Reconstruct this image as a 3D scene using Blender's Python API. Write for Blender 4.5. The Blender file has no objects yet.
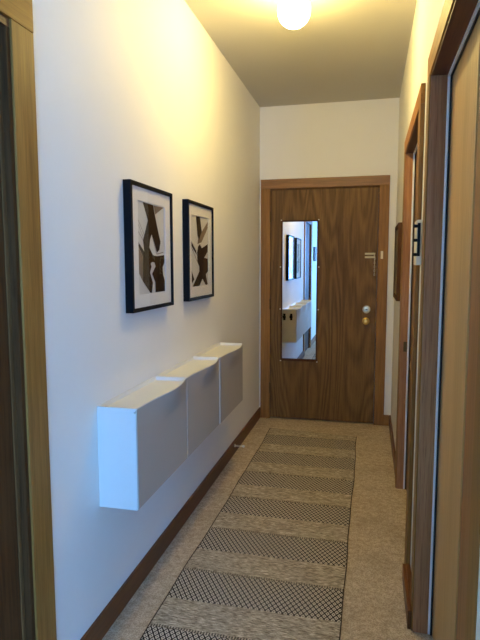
import bpy, bmesh, math, random
from mathutils import Vector, Matrix, noise
from mathutils.geometry import tessellate_polygon
random.seed(7)
S = bpy.context.scene
COL = S.collection

# ---------------------------------------------------------------- dimensions (metres)
W = 1.159           # width of the hallway
D = 4.769           # entry wall
H = 2.739           # ceiling
CX = 1.141          # front plane of the casings on the right wall
LAMP = (0.571, 2.755, 2.612)
ENTRY = (0.1009, 1.0155)

# ---------------------------------------------------------------- node helpers
class NT:
    def __init__(self, name):
        self.m = bpy.data.materials.new(name); self.m.use_nodes = True
        self.t = self.m.node_tree; self.t.nodes.clear()
        self.out = self.n('ShaderNodeOutputMaterial')
    def n(self, kind, **kw):
        x = self.t.nodes.new(kind)
        for k, v in kw.items(): setattr(x, k, v)
        return x
    def l(self, a, b): self.t.links.new(a, b)
    def val(self, sock, v):
        if isinstance(v, bpy.types.NodeSocket): self.l(v, sock)
        else: sock.default_value = v
    def math(self, op, a, b=None, c=None, clamp=False):
        x = self.n('ShaderNodeMath', operation=op); x.use_clamp = clamp
        self.val(x.inputs[0], a)
        if b is not None: self.val(x.inputs[1], b)
        if c is not None: self.val(x.inputs[2], c)
        return x.outputs[0]
    def coords(self, scale=(1, 1, 1)):
        c = self.n('ShaderNodeTexCoord'); m = self.n('ShaderNodeMapping')
        m.inputs['Scale'].default_value = scale
        self.l(c.outputs['Object'], m.inputs['Vector']); return m.outputs[0]
    def noise(self, vec, scale, detail=4, rough=0.55, dist=0.0):
        x = self.n('ShaderNodeTexNoise'); self.l(vec, x.inputs['Vector'])
        x.inputs['Scale'].default_value = scale; x.inputs['Detail'].default_value = detail
        x.inputs['Roughness'].default_value = rough; x.inputs['Distortion'].default_value = dist
        return x.outputs['Fac']
    def mix(self, f, a, b):
        x = self.n('ShaderNodeMix', data_type='RGBA')
        self.val(x.inputs[0], f)
        for s, v in ((x.inputs[6], a), (x.inputs[7], b)):
            if isinstance(v, bpy.types.NodeSocket): self.l(v, s)
            else: s.default_value = (*v[:3], 1)
        return x.outputs[2]
    def smooth(self, v, lo, hi):
        x = self.n('ShaderNodeMapRange', interpolation_type='SMOOTHSTEP')
        self.val(x.inputs[0], v); x.inputs[1].default_value = lo; x.inputs[2].default_value = hi
        return x.outputs[0]
    def bsdf(self, color, rough=0.6, spec=0.5, metal=0.0, height=None, bump=0.2, dist=0.002, coat=0.0):
        p = self.n('ShaderNodeBsdfPrincipled')
        if isinstance(color, bpy.types.NodeSocket): self.l(color, p.inputs['Base Color'])
        else: p.inputs['Base Color'].default_value = (*color[:3], 1)
        self.val(p.inputs['Roughness'], rough)
        p.inputs['Specular IOR Level'].default_value = spec
        p.inputs['Metallic'].default_value = metal
        p.inputs['Coat Weight'].default_value = coat
        if height is not None:
            b = self.n('ShaderNodeBump'); b.inputs['Strength'].default_value = bump
            b.inputs['Distance'].default_value = dist
            self.l(height, b.inputs['Height']); self.l(b.outputs[0], p.inputs['Normal'])
        self.l(p.outputs[0], self.out.inputs[0]); return self.m

def lin(r, g, b):
    return tuple(((c/255)/12.92 if c/255 <= .04045 else (((c/255)+.055)/1.055)**2.4) for c in (r, g, b))

def plain(name, c, rough=.5, spec=.5, metal=0., coat=0.):
    n = NT(name)
    v = n.coords()
    f = n.noise(v, 60, 3)
    col = n.mix(f, tuple(x*.985 for x in c), tuple(min(1, x*1.015) for x in c))
    return n.bsdf(col, rough, spec, metal, coat=coat)

def wood(name, dark, light, axis='z', rough=.45, fig=0.0, pores=.55, spec=.4):
    """streaky grain running along one axis; fig adds flat sawn cathedral figure"""
    n = NT(name)
    a = {'x': 0, 'y': 1, 'z': 2}[axis]
    sc = [1., 1., 1.]; sc[a] = .045
    v = n.coords(tuple(sc))
    g = n.noise(v, 70, 6, .65, .3)
    sc2 = [1., 1., 1.]; sc2[a] = .02
    v2 = n.coords(tuple(sc2))
    fine = n.noise(v2, 330, 3, .7)
    sc3 = [1., 1., 1.]; sc3[a] = .16
    broad = n.noise(n.coords(tuple(sc3)), 5, 3, .5)
    f = n.math('ADD', n.math('MULTIPLY', g, .65), n.math('MULTIPLY', broad, .5))
    f = n.smooth(f, .3, .85)
    if fig:
        sc4 = [1., 1., 1.]; sc4[a] = .11
        q = n.noise(n.coords(tuple(sc4)), 4.2, 1.5, .35, .2)
        w = n.math('SINE', n.math('MULTIPLY', q, 120.))
        w = n.math('MULTIPLY_ADD', w, .5, .5)
        f = n.math('ADD', n.math('MULTIPLY', f, 1-fig), n.math('MULTIPLY', w, fig))
    col = n.mix(f, dark, light)
    p = n.smooth(fine, .52, .70)
    col = n.mix(n.math('MULTIPLY', p, pores), col, tuple(c*.45 for c in dark))
    return n.bsdf(col, rough, spec, height=fine, bump=.12, dist=.0006)

def plaster():
    n = NT('painted_plaster')
    v = n.coords()
    a = n.noise(v, 26, 5, .6); b = n.noise(v, 4, 3)
    col = n.mix(b, (.79, .765, .69), (.83, .805, .73))
    return n.bsdf(col, .62, .3, height=a, bump=.22, dist=.004)

def carpet():
    n = NT('loop_pile_carpet')
    v = n.coords()
    vo = n.n('ShaderNodeTexVoronoi'); n.l(v, vo.inputs['Vector']); vo.inputs['Scale'].default_value = 190
    big = n.noise(v, 5, 4, .6); mid = n.noise(v, 34, 5, .7)
    hi = n.noise(v, 240, 3, .7)
    col = n.mix(n.smooth(mid, .3, .7), lin(186, 165, 138), lin(222, 204, 176))
    col = n.mix(n.math('MULTIPLY', n.smooth(hi, .45, .75), .55), col, lin(222, 202, 172))
    col = n.mix(n.math('MULTIPLY', n.smooth(vo.outputs['Distance'], .35, .8), .4), col, lin(110, 88, 64))
    col = n.mix(n.math('MULTIPLY', n.smooth(big, .42, .7), .22), col, lin(120, 98, 70))
    h = n.math('SUBTRACT', hi, vo.outputs['Distance'])
    return n.bsdf(col, .95, .1, height=h, bump=.6, dist=.004)

def rug_mat():
    n = NT('handwoven_rug')
    v = n.coords()
    sx = n.n('ShaderNodeSeparateXYZ'); n.l(v, sx.inputs[0])
    x, y = sx.outputs[0], sx.outputs[1]
    wob = n.noise(v, 9, 2)
    yy = n.math('ADD', y, n.math('MULTIPLY', wob, .010))
    yy = n.math('ADD', yy, n.math('MULTIPLY', n.noise(v, 95, 1), .012))
    # bands: dark lozenge band, .21 of each .403 m, starting at y = 2.025
    t = n.math('FRACT', n.math('DIVIDE', n.math('SUBTRACT', yy, 2.033 - .403*8), .403))
    band = n.math('LESS_THAN', t, .53)
    # lozenges
    s = .0235
    xs = n.math('DIVIDE', x, s); ys = n.math('DIVIDE', y, s*1.5)
    p = n.math('FRACT', n.math('ADD', xs, ys)); q = n.math('FRACT', n.math('ADD', n.math('SUBTRACT', xs, ys), 400.))
    dp = n.math('ABSOLUTE', n.math('SUBTRACT', p, .5)); dq = n.math('ABSOLUTE', n.math('SUBTRACT', q, .5))
    m = n.math('MAXIMUM', dp, dq)
    ring = n.smooth(m, .33, .40)                       # dark outlines
    dot = n.math('SUBTRACT', 1., n.smooth(m, .10, .16))  # dark eye
    dk = n.math('MAXIMUM', ring, dot)
    st = n.noise(n.coords((.10, 1, 1)), 420, 2, .6)     # weft threads
    st2 = n.noise(n.coords((.25, 1, 1)), 90, 3, .6)
    lightc = n.mix(n.smooth(st, .38, .62), lin(134, 119, 98), lin(226, 211, 184))
    lightc = n.mix(n.math('MULTIPLY', n.smooth(st2, .4, .65), .45), lightc, lin(112, 94, 74))
    dia = n.mix(dk, lin(214, 200, 178), lin(32, 24, 20))
    # thin dark dashed line at each band border
    edge = n.math('LESS_THAN', n.math('ABSOLUTE', n.math('SUBTRACT', t, .545)), .02)
    dash = n.math('GREATER_THAN', n.math('FRACT', n.math('MULTIPLY', x, 90.)), .5)
    lightc = n.mix(n.math('MULTIPLY', n.math('MULTIPLY', edge, dash), .8), lightc, lin(52, 40, 32))
    col = n.mix(band, lightc, dia)
    hi = n.noise(v, 380, 2)
    col = n.mix(n.math('MULTIPLY', hi, .12), col, lin(90, 74, 60))
    return n.bsdf(col, .95, .1, height=n.math('ADD', st, n.math('MULTIPLY', dk, -.5)), bump=.5, dist=.003)

def glass_pane(name, amount=1.0, tint=(1, 1, 1)):
    n = NT(name)
    g = n.n('ShaderNodeNewGeometry'); dt = n.n('ShaderNodeVectorMath', operation='DOT_PRODUCT')
    n.l(g.outputs['Incoming'], dt.inputs[0]); n.l(g.outputs['Normal'], dt.inputs[1])
    c = n.math('ABSOLUTE', dt.outputs['Value'])
    f = n.math('MULTIPLY_ADD', n.math('POWER', n.math('SUBTRACT', 1., c), 5.), .96, .04)
    tr = n.n('ShaderNodeBsdfTransparent'); tr.inputs[0].default_value = (*tint, 1)
    gl = n.n('ShaderNodeBsdfGlossy'); gl.inputs['Roughness'].default_value = .02
    mx = n.n('ShaderNodeMixShader')
    n.l(n.math('MULTIPLY', f, amount), mx.inputs[0])
    n.l(tr.outputs[0], mx.inputs[1]); n.l(gl.outputs[0], mx.inputs[2])
    n.l(mx.outputs[0], n.out.inputs[0]); return n.m

def emit(name, c, s):
    n = NT(name); e = n.n('ShaderNodeEmission')
    e.inputs[0].default_value = (*c, 1); e.inputs[1].default_value = s
    n.l(e.outputs[0], n.out.inputs[0]); return n.m

M = dict(
    plaster=plaster(),
    ceiling=None,
    carpet=carpet(), rug=rug_mat(),
    fringe=plain('rug_yarn', lin(196, 178, 146), .9, .1),
    slab=wood('oak_veneer_upright', lin(84, 58, 26), lin(138, 104, 56), 'z', .5, fig=.42, pores=.6, spec=.2),
    case_z=wood('oak_casing_upright', lin(116, 77, 32), lin(164, 118, 58), 'z', .5, pores=.35, spec=.25),
    case_x=wood('oak_casing_across', lin(116, 76, 30), lin(166, 118, 58), 'x', .42, pores=.5),
    case_y=wood('oak_casing_lengthwise', lin(124, 78, 28), lin(176, 122, 52), 'y', .5, pores=.35, spec=.25),
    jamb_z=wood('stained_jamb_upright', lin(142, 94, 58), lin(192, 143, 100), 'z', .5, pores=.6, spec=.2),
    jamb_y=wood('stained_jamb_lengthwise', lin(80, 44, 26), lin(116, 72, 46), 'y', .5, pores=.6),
    case_xr=wood('stained_casing_across', lin(88, 56, 36), lin(128, 90, 62), 'y', .5, pores=.6),
    panel=wood('birch_closet_panel', lin(178, 140, 88), lin(210, 172, 116), 'z', .5, pores=.12),
    left_door=wood('dark_brown_door_upright', lin(58, 34, 16), lin(96, 62, 34), 'z', .6, pores=.5, spec=.12),
    panel_near=wood('brown_closet_panel', lin(134, 88, 46), lin(170, 120, 72), 'z', .5, pores=.3),
    door_dark=wood('walnut_door_upright', lin(84, 54, 28), lin(124, 88, 52), 'z', .6, pores=.6, spec=.15),
    base_y=wood('dark_baseboard_lengthwise', lin(84, 44, 16), lin(120, 70, 30), 'y', .4, pores=.4),
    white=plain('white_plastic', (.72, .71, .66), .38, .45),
    white_shaded=plain('shaded_white_plastic', (.43, .40, .35), .4, .45),  # same plastic as the body; dim look of the fronts put into the colour
    black=plain('black_lacquer', (.003, .003, .004), .5, .12),
    blackmetal=plain('black_metal', (.004, .004, .004), .5, .15),
    mat=plain('mat_board', (.76, .73, .68), .8, .2),
    paper=plain('art_paper', (.60, .58, .53), .8, .2),
    ink=plain('dark_brown_ink', lin(36, 22, 12), .7, .1),
    wash=plain('pale_brown_ink', lin(122, 104, 86), .7, .2),
    brass=plain('brass', lin(226, 184, 96), .3, .5, .6),
    palebrass=plain('pale_brass', lin(196, 176, 124), .4, .4, .4),
    satin=plain('satin_nickel', lin(232, 226, 200), .3, .5, .55),
    oldbrass=plain('aged_bronze', lin(110, 84, 50), .4, .5, 1.0),
    alu=plain('aluminium_strip', lin(244, 247, 250), .35, .6, .0),  # specular brightness of the metal put into a pale, non-metallic base colour
    rubber=plain('dark_rubber', (.015, .015, .018), .6),
    cream=plain('cream_plastic', lin(226, 214, 182), .45),
    mirror=plain('silvered_glass', (.93, .94, .94), .01, .5, 1.0),
    bulb=emit('lamp_globe_glow', (1.0, .76, .26), 120.),
    glass=glass_pane('picture_glass', .5), winglass=glass_pane('window_glass', .6, (.97, .98, 1)),
    greenart=plain('dull_olive_print', lin(92, 84, 60), .35),
)
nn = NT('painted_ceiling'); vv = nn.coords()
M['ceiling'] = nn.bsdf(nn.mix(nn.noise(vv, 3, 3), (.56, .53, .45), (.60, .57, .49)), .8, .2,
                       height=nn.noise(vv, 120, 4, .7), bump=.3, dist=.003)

# ---------------------------------------------------------------- geometry helpers
def box(bm, x0, x1, y0, y1, z0, z1, bev=0):
    vs = [bm.verts.new((x, y, z)) for x in (x0, x1) for y in (y0, y1) for z in (z0, z1)]
    idx = [(0, 1, 3, 2), (4, 6, 7, 5), (0, 4, 5, 1), (2, 3, 7, 6), (0, 2, 6, 4), (1, 5, 7, 3)]
    fs = [bm.faces.new([vs[i] for i in f]) for f in idx]
    if bev:
        es = list({e for f in fs for e in f.edges})
        bmesh.ops.bevel(bm, geom=es, offset=bev, segments=2, affect='EDGES', profile=.6)
    return vs

def lathe(bm, prof, n=32, axis='z', c=(0, 0, 0)):
    """prof: list of (radius, height); closed with caps"""
    rings = []
    for r, h in prof:
        ring = []
        for i in range(n):
            a = 2*math.pi*i/n
            u, v = r*math.cos(a), r*math.sin(a)
            p = {'z': (u, v, h), 'y': (u, h, v), 'x': (h, u, v)}[axis]
            ring.append(bm.verts.new((p[0]+c[0], p[1]+c[1], p[2]+c[2])))
        rings.append(ring)
    for a, b in zip(rings, rings[1:]):
        for i in range(n): bm.faces.new((a[i], a[(i+1) % n], b[(i+1) % n], b[i]))
    bm.faces.new(rings[0]); bm.faces.new(rings[-1])

def tube(bm, pts, r, n=8):
    pts = [Vector(p) for p in pts]; rings = []
    for i, p in enumerate(pts):
        d = (pts[min(i+1, len(pts)-1)] - pts[max(i-1, 0)]).normalized()
        a = d.cross(Vector((0, 0, 1)))
        if a.length < .2: a = d.cross(Vector((1, 0, 0)))
        a.normalize(); b = d.cross(a)
        rings.append([bm.verts.new(p + a*r*math.cos(2*math.pi*k/n) + b*r*math.sin(2*math.pi*k/n)) for k in range(n)])
    for a, b in zip(rings, rings[1:]):
        for i in range(n): bm.faces.new((a[i], a[(i+1) % n], b[(i+1) % n], b[i]))
    bm.faces.new(rings[0]); bm.faces.new(rings[-1])

def obj(name, bm, mat, parent=None, smooth=False, loc=None):
    bmesh.ops.recalc_face_normals(bm, faces=bm.faces)
    me = bpy.data.meshes.new(name); bm.to_mesh(me); bm.free()
    me.materials.append(mat)
    if smooth:
        for p in me.polygons: p.use_smooth = True
        try: me.set_sharp_from_angle(angle=math.radians(35))
        except Exception: pass
    o = bpy.data.objects.new(name, me); COL.objects.link(o)
    if loc is not None:
        me.transform(Matrix.Translation(-Vector(loc))); o.location = loc
    if parent is not None:
        o.parent = parent
        base = Vector(parent.location)
        if parent.parent is not None: base = base + Vector(parent.parent.location)
        o.location = Vector(o.location) - base
    return o

def empty(name, loc):
    o = bpy.data.objects.new(name, None); COL.objects.link(o); o.location = loc
    o.empty_display_size = .05; return o

def tag(o, label, cat, group=None):
    o['label'] = label; o['category'] = cat
    if group: o['group'] = group
    return o

def struct(o, label=None, cat=None):
    o['kind'] = 'structure'
    if label: o['label'] = label
    if cat: o['category'] = cat
    return o

def boxes(name, lst, mat, parent=None, bev=0, **kw):
    bm = bmesh.new()
    for b in lst: box(bm, *b, bev=bev)
    return obj(name, bm, mat, parent, **kw)

def label_part(o, t): o['label'] = t; return o

# ---------------------------------------------------------------- the shell
YB = -3.3           # wall of the room behind the photographer
XR = 3.9
T = .14
HEAD = 2.04
LO = (.53, 1.335)   # left doorway
A0, A1 = 2.50, 3.405   # right far doorway
B0, B1 = 1.008, 2.04    # right near closet opening
CW = .088
RE = .62               # hallway's right wall ends here, room opens to the right

struct(boxes('floor', [(-.6, XR+T, YB-T, D+T, -.1, 0)], M['carpet']), 'beige loop pile carpet covering the hallway floor', 'floor')
struct(boxes('ceiling', [(-.6, XR+T, YB-T, D+T, H, H+.1)], M['ceiling']), 'tan painted ceiling above the hallway', 'ceiling')
struct(boxes('wall_left', [(-T, 0, YB-T, LO[0], 0, H), (-T, 0, LO[1], D+T, 0, H), (-T, 0, LO[0], LO[1], HEAD, H),
                           (-.6, -.55, .2, 1.7, 0, H), (-.55, -T, .2, .25, 0, H), (-.55, -T, 1.65, 1.7, 0, H)], M['plaster']),
       'long white plaster wall on the left, lit blue by daylight', 'wall')
struct(boxes('wall_back', [(0, ENTRY[0]-.006, D, D+T, 0, H), (ENTRY[1]+.006, W+.7, D, D+T, 0, H),
                           (ENTRY[0]-.006, ENTRY[1]+.006, D, D+T, 2.037, H),
                           (ENTRY[0]-.006, ENTRY[1]+.006, D+.06, D+T, 0, 2.037)], M['plaster']),
       'cream plaster wall around the entry door', 'wall')
struct(boxes('wall_right', [(W, W+T, .916, B0, 0, H), (CX+.001, W+T, RE, .916, 0, H), (W, W+T, B1, A0, 0, H), (W, W+T, A1, D, 0, H),
                            (W, W+T, B0, B1, HEAD, H), (W, W+T, A0, A1, HEAD, H),
                            (1.75, 1.8, RE, D, 0, H), (W+T, 1.75, RE, RE+.05, 0, H), (W+T, 1.75, 2.2, 2.25, 0, H),
                            (1.8, XR, RE, RE+.1, 0, H)], M['plaster']),
       'white plaster wall on the right with two door openings', 'wall')
# wall with the window, behind the photographer
WZ = (.75, 2.35); WINS = ((.84, 1.20), (1.75, 3.7))
struct(boxes('wall_rear', [(0, WINS[0][0], YB-T, YB, 0, H), (WINS[0][1], WINS[1][0], YB-T, YB, 0, H), (WINS[1][1], XR, YB-T, YB, 0, H),
                           (WINS[0][0], WINS[0][1], YB-T, YB, 0, WZ[0]), (WINS[0][0], WINS[0][1], YB-T, YB, WZ[1], H),
                           (WINS[1][0], WINS[1][1], YB-T, YB, 0, WZ[0]), (WINS[1][0], WINS[1][1], YB-T, YB, WZ[1], H)], M['plaster']),
       'white wall with two windows behind the camera', 'wall')
struct(boxes('wall_side', [(XR, XR+T, YB-T, RE+.1, 0, H)], M['plaster']), 'white side wall of the room behind the camera', 'wall')

for k, (a, b) in enumerate(WINS):
    win = struct(empty('window_%d' % (k+1), ((a+b)/2, YB-.06, WZ[0])), ('narrow', 'wide')[k]+' daylit window behind the camera', 'window')
    fr = [(a, b, YB-.09, YB-.03, WZ[0], WZ[0]+.05), (a, b, YB-.09, YB-.03, WZ[1]-.05, WZ[1]),
          (a, a+.05, YB-.09, YB-.03, WZ[0]+.05, WZ[1]-.05), (b-.05, b, YB-.09, YB-.03, WZ[0]+.05, WZ[1]-.05)]
    boxes('window_frame', fr, M['white'], win, bev=.004)
    boxes('glass_pane', [(a+.05, b-.05, YB-.064, YB-.058, WZ[0]+.05, WZ[1]-.05)], M['winglass'], win)

# ---------------------------------------------------------------- baseboards
def baseboard(name, segs, mat):
    bm = bmesh.new()
    for s in segs: box(bm, *s, bev=.003)
    return struct(obj(name, bm, mat))
BH = .093
baseboard('baseboard_left', [(.0005, .014, LO[1]+CW+.012, D-.0005, .0005, BH)], M['base_y'])
baseboard('baseboard_left_rear', [(.0005, .014, YB+.001, LO[0]-CW-.004, .0005, BH)], M['base_y'])
baseboard('baseboard_right', [(W-.014, W-.0005, A1+CW+.004, D-.0005, .0005, BH)], M['base_y'])
baseboard('baseboard_right_middle', [(CX-.015, CX-.001, B1+.010, A0-.108, .0005, .075), (CX-.001, W-.0005, B1+CW+.002, A0-.108, .0005, .075)], M['base_y'])
baseboard('baseboard_back', [(1.098, W-.0145, D-.014, D-.0005, .0005, BH)], M['case_x'])
baseboard('baseboard_right_near', [(CX-.013, CX+.0005, RE, .914, .0005, BH)], M['base_y'])

# ---------------------------------------------------------------- entry door
E0, E1 = ENTRY
ft = .018
tr = boxes('trim_1', [(E0-CW, E0-.003, D-ft, D-.0005, .0005, 2.043), (E1+.003, E1+CW-.003, D-ft, D-.0005, .0005, 2.043)], M['case_z'], bev=.002)
struct(tr, 'oak casing around the entry door', 'door casing')
boxes('head_casing', [(E0-CW, E1+CW-.003, D-ft-.002, D-.0005, 2.0435, 2.043+CW-.008)], M['case_x'], tr, bev=.002)
boxes('jamb', [(E0-.0055, E0-.0005, D-.010, D+.06, .0005, 2.0365), (E1, E1+.0055, D-.010, D+.06, .0005, 2.0365)], M['door_dark'], tr)
boxes('head_jamb', [(E0-.0005, E1, D-.010, D+.06, 2.0315, 2.0365), (E0-.0055, E1+.0055, D-.0155, D-.0005, 2.037, 2.043)], M['door_dark'], tr)

d1 = struct(empty('door_1', (E0, D, .012)), 'brown oak veneer entry door with deadbolt and knob', 'door')
boxes('door_slab', [(E0+.002, E1-.003, D-.004, D+.034, .012, 2.03)], M['slab'], d1, bev=.0015)
for z in (1.80, 1.04, .285):
    bm = bmesh.new()
    lathe(bm, [(.0055, z-.048), (.0065, z-.047), (.0065, z+.047), (.0055, z+.048)], 12, 'z', (E0-.0015, D-.022, 0))
    box(bm, E0-.0035, E0+.0015, D-.021, D-.0045, z-.045, z+.045)
    label_part(obj('hinge', bm, M['oldbrass'], d1, smooth=True), 'aged bronze butt hinge')
# deadbolt rose with keyhole
bm = bmesh.new(); lathe(bm, [(.0335, 0), (.0335, -.008), (.029, -.014), (.012, -.017), (.0001, -.017)], 40, 'y', (.934, D-.004, 1.005))
db = obj('deadbolt', bm, M['satin'], d1, smooth=True); label_part(db, 'round satin deadbolt rose')
bm = bmesh.new(); box(bm, .925, .943, D-.031, D-.021, 1.001, 1.011, bev=.001)
obj('thumb_turn', bm, M['oldbrass'], db)
bm = bmesh.new(); lathe(bm, [(.030, 0), (.031, -.004), (.022, -.009), (.0115, -.012), (.0105, -.032), (.020, -.038), (.0265, -.048), (.027, -.056), (.022, -.064), (.010, -.067), (.0001, -.067)], 40, 'y', (.931, D-.004, .905))
label_part(obj('door_knob', bm, M['brass'], d1, smooth=True), 'round brass door knob')
# chain guard: two rails of the slide, the chain and its keeper
bm = bmesh.new()
for z in (1.478, 1.449): box(bm, .911, .997, D-.010, D-.0045, z-.008, z+.008, bev=.002)
box(bm, .985, .993, D-.0060, D-.0045, 1.4575, 1.4695)
sl = label_part(obj('chain_slide', bm, M['palebrass'], d1), 'brass security chain slide')
bm = bmesh.new()
for k in range(9):
    z = 1.435-.0165*k
    pts = [(.992+(.0045*math.cos(a) if k % 2 == 0 else 0), D-.010+(.0045*math.cos(a) if k % 2 else 0), z+.010*math.sin(a)) for a in [i*math.pi/5 for i in range(11)]]
    tube(bm, pts, .0018, 6)
obj('chain', bm, M['satin'], sl, smooth=True)
bm = bmesh.new()
box(bm, 1.040, 1.060, D-.022, D-ft-.0005, 1.435, 1.500, bev=.002)
lathe(bm, [(.007, D-.034), (.009, D-.033), (.009, D-.020)], 16, 'y', (1.050, 0, 1.47))
obj('chain_keeper', bm, M['cream'], tr, smooth=True)

# mirror screwed on the entry door
mx0, mx1, mz0, mz1 = .207, .506, .556, 1.757
fy = D-.004
mir = tag(empty('wall_mirror', ((mx0+mx1)/2, fy, mz0)), 'tall narrow mirror with thin dark frame fixed on the entry door', 'mirror')
b = .013
boxes('mirror_glass', [(mx0, mx1, fy-.006, fy-.0005, mz0, mz1)], M['mirror'], mir)
boxes('mirror_frame', [(mx0-b, mx0, fy-.010, fy-.0005, mz0-b*1.6, mz1+b), (mx1, mx1+b, fy-.010, fy-.0005, mz0-b*1.6, mz1+b),
                       (mx0, mx1, fy-.010, fy-.0005, mz1, mz1+b), (mx0, mx1, fy-.010, fy-.0005, mz0-b*1.6, mz0)], M['left_door'], mir, bev=.001)
for (x, z) in ((mx0-.012, mz1+.014), (mx1+.013, mz1+.014), (mx0-.018, mz1-.39), (mx1+.018, mz1-.39), (mx0-.018, mz0+.44), (mx1+.018, mz0+.44), (mx0-.012, mz0-.022), (mx1+.012, mz0-.022)):
    bm = bmesh.new(); lathe(bm, [(.0055, fy-.0005), (.0055, fy-.008), (.003, fy-.011), (.0001, fy-.011)], 14, 'y', (x, 0, z))
    obj('clip', bm, M['satin'], mir, smooth=True)

# ---------------------------------------------------------------- left doorway
tr = boxes('trim_2', [(.0005, ft, LO[1]-.003, LO[1]+CW+.008, .0005, 2.043), (.0005, ft, LO[0]-CW, LO[0]+.003, .0005, 2.043)], M['case_z'], bev=.002)
struct(tr, 'golden oak casing around the doorway at the left edge', 'door casing')
boxes('head_casing', [(.0005, ft+.001, LO[0]-CW, LO[1]+CW+.008, 2.0435, 2.043+CW+.004)], M['case_y'], tr, bev=.002)
boxes('jamb', [(-T, ft-.006, LO[1]-.018, LO[1]-.0035, .0005, HEAD-.02), (-T, -.0005, LO[0]+.0005, LO[0]+.018, .0005, HEAD-.02)], M['left_door'], tr)
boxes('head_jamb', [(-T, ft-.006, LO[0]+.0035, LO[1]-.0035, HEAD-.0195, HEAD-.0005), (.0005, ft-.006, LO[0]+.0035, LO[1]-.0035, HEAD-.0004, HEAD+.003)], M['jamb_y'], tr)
d2 = struct(empty('door_2', (-.02, LO[0]+.02, .01)), 'dark brown wooden door closed inside the left doorway', 'door')
boxes('door_slab', [(-.050, -.012, LO[0]+.021, LO[1]-.022, .010, HEAD-.0225)], M['left_door'], d2, bev=.002)
boxes('edge_strip', [(-.0115, -.0075, LO[1]-.034, LO[1]-.0195, .010, HEAD-.0225)], M['door_dark'], d2, bev=.001)

# ---------------------------------------------------------------- right far doorway (A) and closet (B)
def right_opening(name, y0, y1, wn, label):
    t = boxes(name, [(CX, W-.0005, y1+.004, y1+wn, .0005, 2.043), (CX, W-.0005, y0-wn, y0-.004, .0005, 2.043)], M['case_z'], bev=.002)
    struct(t, label, 'door casing')
    boxes('head_casing', [(CX, W-.0005, y0-wn, y1+wn, 2.0435, 2.122)], M['case_y'], t, bev=.002)
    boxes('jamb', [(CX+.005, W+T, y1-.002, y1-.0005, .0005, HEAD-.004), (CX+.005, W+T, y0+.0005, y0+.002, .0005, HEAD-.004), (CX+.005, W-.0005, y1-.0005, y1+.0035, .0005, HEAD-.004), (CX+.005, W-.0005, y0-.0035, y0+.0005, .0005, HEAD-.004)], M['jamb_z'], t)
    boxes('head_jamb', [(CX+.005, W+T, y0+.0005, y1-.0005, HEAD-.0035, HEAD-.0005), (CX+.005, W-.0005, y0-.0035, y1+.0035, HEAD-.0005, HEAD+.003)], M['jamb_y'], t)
    return t
tA = right_opening('trim_3', A0, A1, .105, 'oak casing around the far doorway on the right')
tB = right_opening('trim_4', B0, B1, CW, 'oak casing around the near closet on the right')
# weather strips that line the jambs just in front of the doors
def strip(parent, y0, y1, xs, wd=.010):
    s = boxes('metal_strip', [(xs, xs+wd, y1-.0085, y1-.0025, .004, HEAD-.0115), (xs, xs+wd, y0+.0025, y0+.0085, .004, HEAD-.0115),
                        (xs, xs+wd, y0+.0025, y1-.0025, HEAD-.011, HEAD-.0045)], M['alu'], parent, bev=.001)
    label_part(s, 'silver metal strip lining the door opening')
    g = boxes('rubber_seal', [(xs+wd+.0005, xs+wd+.006, y1-.012, y1-.0025, .004, HEAD-.0155), (xs+wd+.0005, xs+wd+.006, y0+.0025, y0+.012, .004, HEAD-.0155),
                        (xs+wd+.0005, xs+wd+.006, y0+.0025, y1-.0025, HEAD-.015, HEAD-.0045)], M['rubber'], parent)
strip(tA, A0, A1, 1.186)
strip(tB, B0, B1, 1.199, .008)
d3 = struct(empty('door_3', (1.21, A0+.02, .01)), 'brown wooden door closed inside the far right doorway', 'door')
boxes('door_slab', [(1.2035, 1.238, A0+.003, A1-.003, .010, HEAD-.0055)], M['door_dark'], d3, bev=.001)
bm = bmesh.new(); lathe(bm, [(.030, 0), (.030, -.005), (.012, -.010), (.012, -.035), (.026, -.045), (.024, -.056), (.0001, -.060)], 32, 'x', (1.203, A0+.07, .93))
obj('door_knob', bm, M['brass'], d3, smooth=True)
bm = bmesh.new(); box(bm, 1.163, 1.183, A1-.0045, A1-.0025, .865, .925, bev=.0008)
obj('strike_plate', bm, M['oldbrass'], tA)
mid = 1.545
d4 = struct(empty('door_4', (1.24, B1-.02, .01)), 'light brown flush closet door panel, the far one of the pair', 'door')
boxes('door_panel', [(1.2145, 1.2465, mid-.001, B1-.003, .010, HEAD-.0055)], M['panel'], d4, bev=.001)
boxes('edge_moulding', [(1.2135, 1.2143, mid-.001, mid+.030, .010, HEAD-.0165)], M['panel'], d4, bev=.001)
d5 = struct(empty('door_5', (1.24, B0+.02, .01)), 'brown closet door panel nearest the camera', 'door')
boxes('door_panel', [(1.2165, 1.2465, B0+.003, mid-.003, .010, HEAD-.0055)], M['panel_near'], d5, bev=.001)

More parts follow.
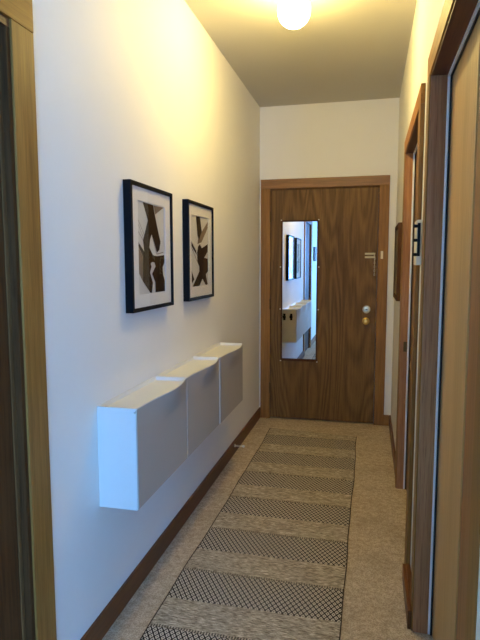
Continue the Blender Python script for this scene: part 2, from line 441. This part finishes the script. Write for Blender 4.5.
# ---------------------------------------------------------------- picture frames on the left wall
def picture(y0, y1, z0, z1, win, inks, washes, label, hatch=()):
    dp = .034; bw = .0165
    r = tag(empty('picture_frame', (0, (y0+y1)/2, z0)), label, 'picture', 'framed abstract prints on the left wall')
    boxes('frame', [(.0008, dp, y0, y0+bw, z0, z1), (.0008, dp, y1-bw, y1, z0, z1),
                    (.0008, dp, y0+bw, y1-bw, z1-bw, z1), (.0008, dp, y0+bw, y1-bw, z0, z0+bw)], M['black'], r, bev=.0012)
    wy0, wy1, wz0, wz1 = win
    x = .022; xm = .0255; bm = bmesh.new()
    for q in ((y0+bw, wy0, z0+bw, z1-bw), (wy1, y1-bw, z0+bw, z1-bw), (wy0, wy1, wz1, z1-bw), (wy0, wy1, z0+bw, wz0)):
        box(bm, x, xm, *q)
    obj('mat_board', bm, M['mat'], r)
    art = boxes('art_print', [(x-.003, x-.0005, wy0-.004, wy1+.004, wz0-.004, wz1+.004)], M['paper'], r)
    def poly(name, ps, mat, off):
        bm = bmesh.new(); a = x-.0004+off
        clamp = lambda p: (min(max(p[0], wy0+.001), wy1-.001), min(max(p[1], wz0+.001), wz1-.001))
        ps = [clamp(p) for p in ps]
        f0 = [bm.verts.new((a, *p)) for p in ps]; f1 = [bm.verts.new((a+.0003, *p)) for p in ps]
        for tri in tessellate_polygon([[Vector((p[0], p[1], 0)) for p in ps]]):
            bm.faces.new([f0[i] for i in tri]); bm.faces.new([f1[i] for i in tri])
        for i in range(len(ps)):
            j = (i+1) % len(ps); bm.faces.new((f0[i], f0[j], f1[j], f1[i]))
        return obj(name, bm, mat, art)
    for k, p in enumerate(washes): poly('pale_brush_stroke', p, M['wash'], .0002+.0001*k)
    for k, p in enumerate(inks): poly('brush_stroke', p, M['ink'], .0008+.0004*k)
    for h in hatch: poly('thin_brush_line', h, M['wash'], .0002)
    boxes('glass', [(xm+.0015, xm+.0035, y0+bw, y1-bw, z0+bw, z1-bw)], M['glass'], r)

def line(a, b, w=.002):
    a = Vector(a); b = Vector(b); d = (b-a).normalized(); n = Vector((-d.y, d.x))*w/2
    return [tuple(a+n), tuple(b+n), tuple(b-n), tuple(a-n)]

P1 = [(2.163, 1.655), (2.275, 1.653), (2.314, 1.57), (2.356, 1.496), (2.339, 1.459), (2.312, 1.447), (2.257, 1.522), (2.227, 1.532), (2.188, 1.516), (2.213, 1.584)]
P2 = [(2.213, 1.584), (2.258, 1.533), (2.232, 1.5), (2.224, 1.467), (2.262, 1.435), (2.308, 1.431), (2.397, 1.437), (2.399, 1.403), (2.374, 1.38), (2.381, 1.345), (2.4, 1.321), (2.4, 1.27), (2.286, 1.27), (2.285, 1.314), (2.249, 1.353), (2.291, 1.386), (2.277, 1.403), (2.252, 1.405), (2.234, 1.397), (2.245, 1.386), (2.226, 1.359), (2.256, 1.315), (2.245, 1.27), (2.228, 1.27), (2.149, 1.323), (2.155, 1.429), (2.108, 1.472), (2.108, 1.488), (2.169, 1.447), (2.158, 1.497), (2.179, 1.529)]
picture(2.021, 2.49, 1.198, 1.728, (2.104, 2.41, 1.268, 1.657), [P1, P2],
        [[(2.108, 1.474), (2.155, 1.429), (2.149, 1.323), (2.108, 1.361)], [(2.282, 1.652), (2.40, 1.654), (2.300, 1.615)]],
        'black framed abstract brushstroke print on the left wall, the one nearer the camera',
        [line((2.107, 1.583), (2.18, 1.513)), line((2.107, 1.565), (2.17, 1.50)), line((2.112, 1.53), (2.24, 1.44), .003), line((2.257, 1.52), (2.31, 1.44), .003), line((2.31, 1.44), (2.39, 1.45), .003)])
picture(2.722, 3.192, 1.198, 1.73, (2.79, 3.112, 1.271, 1.659),
        [[(2.883, 1.656), (2.955, 1.658), (2.986, 1.578), (2.932, 1.529), (2.908, 1.556)],
         [(2.917, 1.493), (2.95, 1.506), (2.983, 1.484), (3.099, 1.511), (3.098, 1.468), (3.028, 1.431), (3.097, 1.426), (3.103, 1.352), (3.056, 1.335), (3.093, 1.276), (3.055, 1.273), (3.01, 1.3), (2.994, 1.312), (2.934, 1.273), (2.813, 1.273), (2.936, 1.355), (2.933, 1.381), (2.9, 1.413), (2.897, 1.459)],
         [(2.794, 1.517), (2.874, 1.469), (2.891, 1.444), (2.793, 1.495)],
         [(2.793, 1.362), (2.841, 1.311), (2.795, 1.29)]],
        [[(3.108, 1.642), (3.101, 1.602), (2.984, 1.519), (2.906, 1.505), (2.926, 1.54), (3.002, 1.584)]],
        'black framed abstract brushstroke print on the left wall, the one nearer the entry door',
        [line((2.797, 1.487), (2.932, 1.386), .004)])

# dark picture hung on the right wall before the entry door, seen edge on
r = tag(empty('picture_frame', (W, 3.9, 1.15)), 'dark wooden framed picture seen edge-on on the right wall', 'picture')
y0, y1, z0, z1 = 3.63, 4.13, 1.155, 1.655
boxes('frame', [(W-.034, W-.0008, y0, y0+.03, z0, z1), (W-.034, W-.0008, y1-.03, y1, z0, z1), (W-.034, W-.0008, y0+.03, y1-.03, z1-.03, z1), (W-.034, W-.0008, y0+.03, y1-.03, z0, z0+.03)], M['left_door'], r, bev=.0015)
boxes('art_print', [(W-.028, W-.002, y0+.03, y1-.03, z0+.03, z1-.03)], M['greenart'], r)
# dark picture on the left wall behind the camera, seen in the door mirror
r = tag(empty('picture_frame', (0, -.08, 1.44)), 'small dark picture visible only in the door mirror, right strip', 'picture')
boxes('frame', [(.0008, .026, -.22, -.20, 1.44, 1.68), (.0008, .026, .04, .06, 1.44, 1.68), (.0008, .026, -.20, .04, 1.44, 1.46), (.0008, .026, -.20, .04, 1.66, 1.68)], M['black'], r, bev=.001)
boxes('art_print', [(.001, .016, -.20, .04, 1.46, 1.66)], M['greenart'], r)

# ---------------------------------------------------------------- wall cabinets
CT, CB, CD = .881, .502, .155
def bulge(t):       # how far the lip swings out along the width of one unit
    s = max(0., min(1., t))
    return .024*math.sin(math.pi*s**1.55)**1.35
def cabinet(y0, y1, ex, label, hooks=False):
    r = tag(empty('shoe_cabinet', (0, (y0+y1)/2, CB)), label, 'shoe cabinet', 'white wall-hung shoe cabinets in a row')
    cd = CD-.006+ex
    # body: back, two sides, floor and a shelf under the tray
    boxes('body', [(.0008, .006, y0+.006, y1-.006, CB+.012, CT-.022), (.0008, cd+.003, y0, y0+.003, CB, CT-.0167), (.0008, cd+.003, y1-.003, y1, CB, CT-.0167),
                   (.0008, cd-.012, y0+.006, y1-.006, CB+.006, CB+.012)], M['white'], r)
    # flap with a lip that rolls outwards near its top
    bm = bmesh.new(); N = 36; K = 22
    zt = CT-.0045; fr_, bk = [], []
    for i in range(N+1):
        t = i/N; y = y0+.0035+(y1-y0-.007)*t; cf, cb_ = [], []
        for k in range(K+1):
            z = CB+.003+(zt-CB-.003)*k/K
            s = max(0, (z-(zt-.115))/.115)
            off = bulge(t)*(s*s*(3-2*s))
            cf.append(bm.verts.new((cd+.0068+off, y, z))); cb_.append(bm.verts.new((cd+.0008+off, y, z)))
        fr_.append(cf); bk.append(cb_)
    for i in range(N):
        for k in range(K):
            bm.faces.new((fr_[i][k], fr_[i+1][k], fr_[i+1][k+1], fr_[i][k+1]))
            bm.faces.new((bk[i][k], bk[i][k+1], bk[i+1][k+1], bk[i+1][k]))
        bm.faces.new((fr_[i][0], bk[i][0], bk[i+1][0], fr_[i+1][0]))
        bm.faces.new((fr_[i][K], fr_[i+1][K], bk[i+1][K], bk[i][K]))
    for k in range(K):
        bm.faces.new((fr_[0][k], fr_[0][k+1], bk[0][k+1], bk[0][k]))
        bm.faces.new((fr_[N][k], bk[N][k], bk[N][k+1], fr_[N][k+1]))
    label_part(obj('flap_door', bm, M['white_shaded'], r, smooth=True), 'white flap front with a curved lip, shade put into its colour')
    # sunken tray on top with a rim all round, its front following the lip
    bm = bmesh.new(); N = 40; dz = .014
    def fx(t): return cd+.0072+bulge(t)
    wy = y1-y0
    ts = [.001, .011, .026] + [.026+(1-.052)*j/N for j in range(1, N)] + [.974, .989, .999]
    up_, dn_ = [], []
    for t in ts:
        y = y0+wy*t; F = fx(t); lo = dz if .02 < t < .98 else 0
        prof = [(.0012, CT-.0185), (.0012, CT), (.007, CT), (.012, CT-lo), (F-.014, CT-lo), (F-.005, CT), (F, CT), (F, CT-.0035)]
        up_.append([bm.verts.new((x, y, z)) for x, z in prof])
        dn_.append([bm.verts.new((x, y, z)) for x, z in ((.0030, CT-.0185), (.0075, CT-.0165), (F-.012, CT-.0165), (F-.0015, CT-.0035))])
    for A_ in (up_, dn_):
        for a, b_ in zip(A_, A_[1:]):
            for k in range(len(a)-1): bm.faces.new((a[k], a[k+1], b_[k+1], b_[k]))
    for a, b_, c, d in zip(up_, up_[1:], dn_, dn_[1:]):
        bm.faces.new((a[0], b_[0], d[0], c[0])); bm.faces.new((a[-1], b_[-1], d[-1], c[-1]))
    for a, c in ((up_[0], dn_[0]), (up_[-1], dn_[-1])): bm.faces.new(a+c[::-1])
    label_part(obj('top_tray', bm, M['white'], r), 'white sunken tray top')
    if hooks:
        for x in (.020, .098):
            bm = bmesh.new()
            box(bm, x-.012, x+.014, y1+.0003, y1+.006, .757, .832, bev=.002)
            lathe(bm, [(.015, y1+.004), (.019, y1+.010), (.014, y1+.026), (.0001, y1+.028)], 20, 'y', (x, 0, .795))
            label_part(obj('hook', bm, M['blackmetal'], r, smooth=True), 'small black hook on the cabinet end')
    return r
cabinet(1.762, 2.3135, 0, 'white wall cabinet nearest the camera, with its blue-lit end panel showing')
cabinet(2.3145, 2.8655, 0, 'middle white wall cabinet, between the other two')
cabinet(2.8665, 3.418, .004, 'white wall cabinet farthest from the camera, nearest the entry door', hooks=True)

# ---------------------------------------------------------------- runner
RX0, RX1, RY0, RY1 = .163, .878, 1.15, 4.41
bm = bmesh.new(); NX, NY = 24, 150; th = .007
def edge(side, y):
    return (.0025*math.sin(y*5.1+side*2)+.0015*math.sin(y*13+side) + (.006*math.sin((y-2.6)*1.8) if side == 0 else .003*math.sin(y*2.2)))
top = []
for j in range(NY+1):
    y = RY0+(RY1-RY0)*j/NY; row = []
    a, c = RX0+edge(0, y), RX1+edge(1, y)
    for i in range(NX+1):
        t = i/NX; x = a+(c-a)*t
        yy = y + (-.075*t+.035)*(j/NY)**6
        z = th + .0025*noise.noise(Vector((x*5, y*4, 0)))
        if i in (0, NX): z = th*.7
        row.append(bm.verts.new((x, yy, z)))
    top.append(row)
for j in range(NY):
    for i in range(NX): bm.faces.new((top[j][i], top[j][i+1], top[j+1][i+1], top[j+1][i]))
bd = [e for e in bm.edges if e.is_boundary]
ex = bmesh.ops.extrude_edge_only(bm, edges=bd)
for v in ex['geom']:
    if isinstance(v, bmesh.types.BMVert): v.co.z = .0006
rug = tag(empty('rug', (.52, 2.8, 0)), 'long woven runner with dark lozenge bands on the carpet', 'rug')
obj('woven_cloth', bm, M['rug'], rug, smooth=True)
bm = bmesh.new()
for sd in (0, 1):
    pts = [(top[j][0 if sd == 0 else NX].co.x if False else 0, 0, 0) for j in ()]
    pts = []
    for j in range(0, NY+1, 2):
        y = RY0+(RY1-RY0)*j/NY; t = sd
        pts.append(((RX0+edge(0, y)-.002) if sd == 0 else (RX1+edge(1, y)+.002), y+(-.075*t+.035)*(j/NY)**6, .0045))
    tube(bm, pts, .0024, 8)
label_part(obj('edge_cord', bm, plain('dark_edge_yarn', lin(70, 56, 44), .9, .1), rug, smooth=True), 'dark whipped edge')
bm = bmesh.new()
for k in range(70):
    t = (k+.5)/70; y = RY1; x = RX0+edge(0, y)+(RX1+edge(1, y)-RX0-edge(0, y))*t
    yb = y-.075*t+.035
    dx = random.uniform(-.006, .006); L = random.uniform(.012, .026)
    tube(bm, [(x, yb-.001, .006), (x+dx*.5, yb+L*.5, .006), (x+dx, yb+L, .003)], .0021, 5)
fg = label_part(obj('fringe', bm, M['fringe'], rug, smooth=True), 'short pale yarn fringe'); fg['kind'] = 'stuff'

# ---------------------------------------------------------------- door stop on the left baseboard
ds = tag(empty('door_stop', (.0145, 3.78, .062)), 'white tipped spring door stop on the left baseboard', 'door stop')
bm = bmesh.new(); lathe(bm, [(.012, .0145), (.012, .018), (.006, .021), (.0001, .021)], 20, 'x', (0, 3.78, .062))
obj('base', bm, M['satin'], ds, smooth=True)
bm = bmesh.new(); n = 9
pts = [(.018+.055*i/(n*10), 3.78+.0048*math.cos(2*math.pi*i/10), .062+.0048*math.sin(2*math.pi*i/10)) for i in range(n*10+1)]
tube(bm, pts, .0016, 6)
obj('spring', bm, M['satin'], ds, smooth=True)
bm = bmesh.new(); lathe(bm, [(.0065, .072), (.0085, .074), (.0085, .085), (.006, .088), (.0001, .088)], 20, 'x', (0, 3.78, .062))
obj('tip', bm, M['white'], ds, smooth=True)

# ---------------------------------------------------------------- cream wall plate with black bracket
wp = tag(empty('wall_bracket', (W, 2.28, 1.39)), 'cream wall plate carrying a black metal bracket between the two right casings', 'wall bracket')
boxes('plate', [(W-.030, W-.0008, 2.235, 2.345, 1.39, 1.565)], M['cream'], wp, bev=.003)
bm = bmesh.new()
box(bm, W-.027, W-.017, 2.218, 2.2345, 1.425, 1.552, bev=.001)
for z in (1.540, 1.486, 1.431): box(bm, W-.041, W-.027, 2.220, 2.232, z-.006, z+.006, bev=.001)
label_part(obj('bracket', bm, M['blackmetal'], wp), 'black three-pronged bracket')

# ---------------------------------------------------------------- ceiling lamp
lp = tag(empty('ceiling_lamp', (LAMP[0], LAMP[1], H)), 'round glowing globe lamp on the hallway ceiling', 'lamp')
bm = bmesh.new(); bmesh.ops.create_uvsphere(bm, u_segments=40, v_segments=24, radius=.079, matrix=Matrix.Translation(LAMP))
label_part(obj('globe_shade', bm, M['bulb'], lp, smooth=True), 'glowing warm white globe')
bm = bmesh.new(); lathe(bm, [(.046, 2.676), (.052, 2.69), (.062, 2.722), (.064, H-.0008)], 40, 'z', (LAMP[0], LAMP[1], 0))
obj('lamp_base', bm, M['white'], lp, smooth=True)

# ---------------------------------------------------------------- daylight
w = bpy.data.worlds.new('daylight'); S.world = w; w.use_nodes = True
bg = w.node_tree.nodes['Background']
bg.inputs[0].default_value = (.16, .43, 1.0, 1); bg.inputs[1].default_value = 33.
for a, b in WINS:
    pl = bpy.data.lights.new('window_daylight', 'AREA'); pl.shape = 'RECTANGLE'
    pl.size = b-a; pl.size_y = WZ[1]-WZ[0]; pl.energy = 1
    pl.cycles.is_portal = True
    po = bpy.data.objects.new('window_daylight', pl); COL.objects.link(po)
    po.location = ((a+b)/2, YB-T-.02, (WZ[0]+WZ[1])/2); po.rotation_euler = (math.radians(90), 0, 0)

# ---------------------------------------------------------------- camera
cam = bpy.data.cameras.new('camera'); co = bpy.data.objects.new('camera', cam); COL.objects.link(co)
yaw, pit, rol = .2340, .1034, -.0015
f = Vector((-math.sin(yaw)*math.cos(pit), math.cos(yaw)*math.cos(pit), -math.sin(pit)))
rt = Vector((math.cos(yaw), math.sin(yaw), 0)); up = rt.cross(f)
r2 = rt*math.cos(rol)+up*math.sin(rol); u2 = -rt*math.sin(rol)+up*math.cos(rol)
m = Matrix((r2, u2, -f)).transposed().to_4x4(); m.translation = Vector((.9568, 0, 1.3974))
co.matrix_world = m
cam.sensor_fit = 'VERTICAL'; cam.sensor_height = 24; cam.lens = 543.98/640*24; cam.clip_start = .02
S.camera = co
vs = S.view_settings
vs.view_transform = 'Standard'; vs.look = 'None'; vs.gamma = 1; vs.exposure = .28; vs.use_curve_mapping = False
S.cycles.use_denoising = True
S.cycles.max_bounces = 10; S.cycles.diffuse_bounces = 6; S.cycles.sample_clamp_indirect = 8
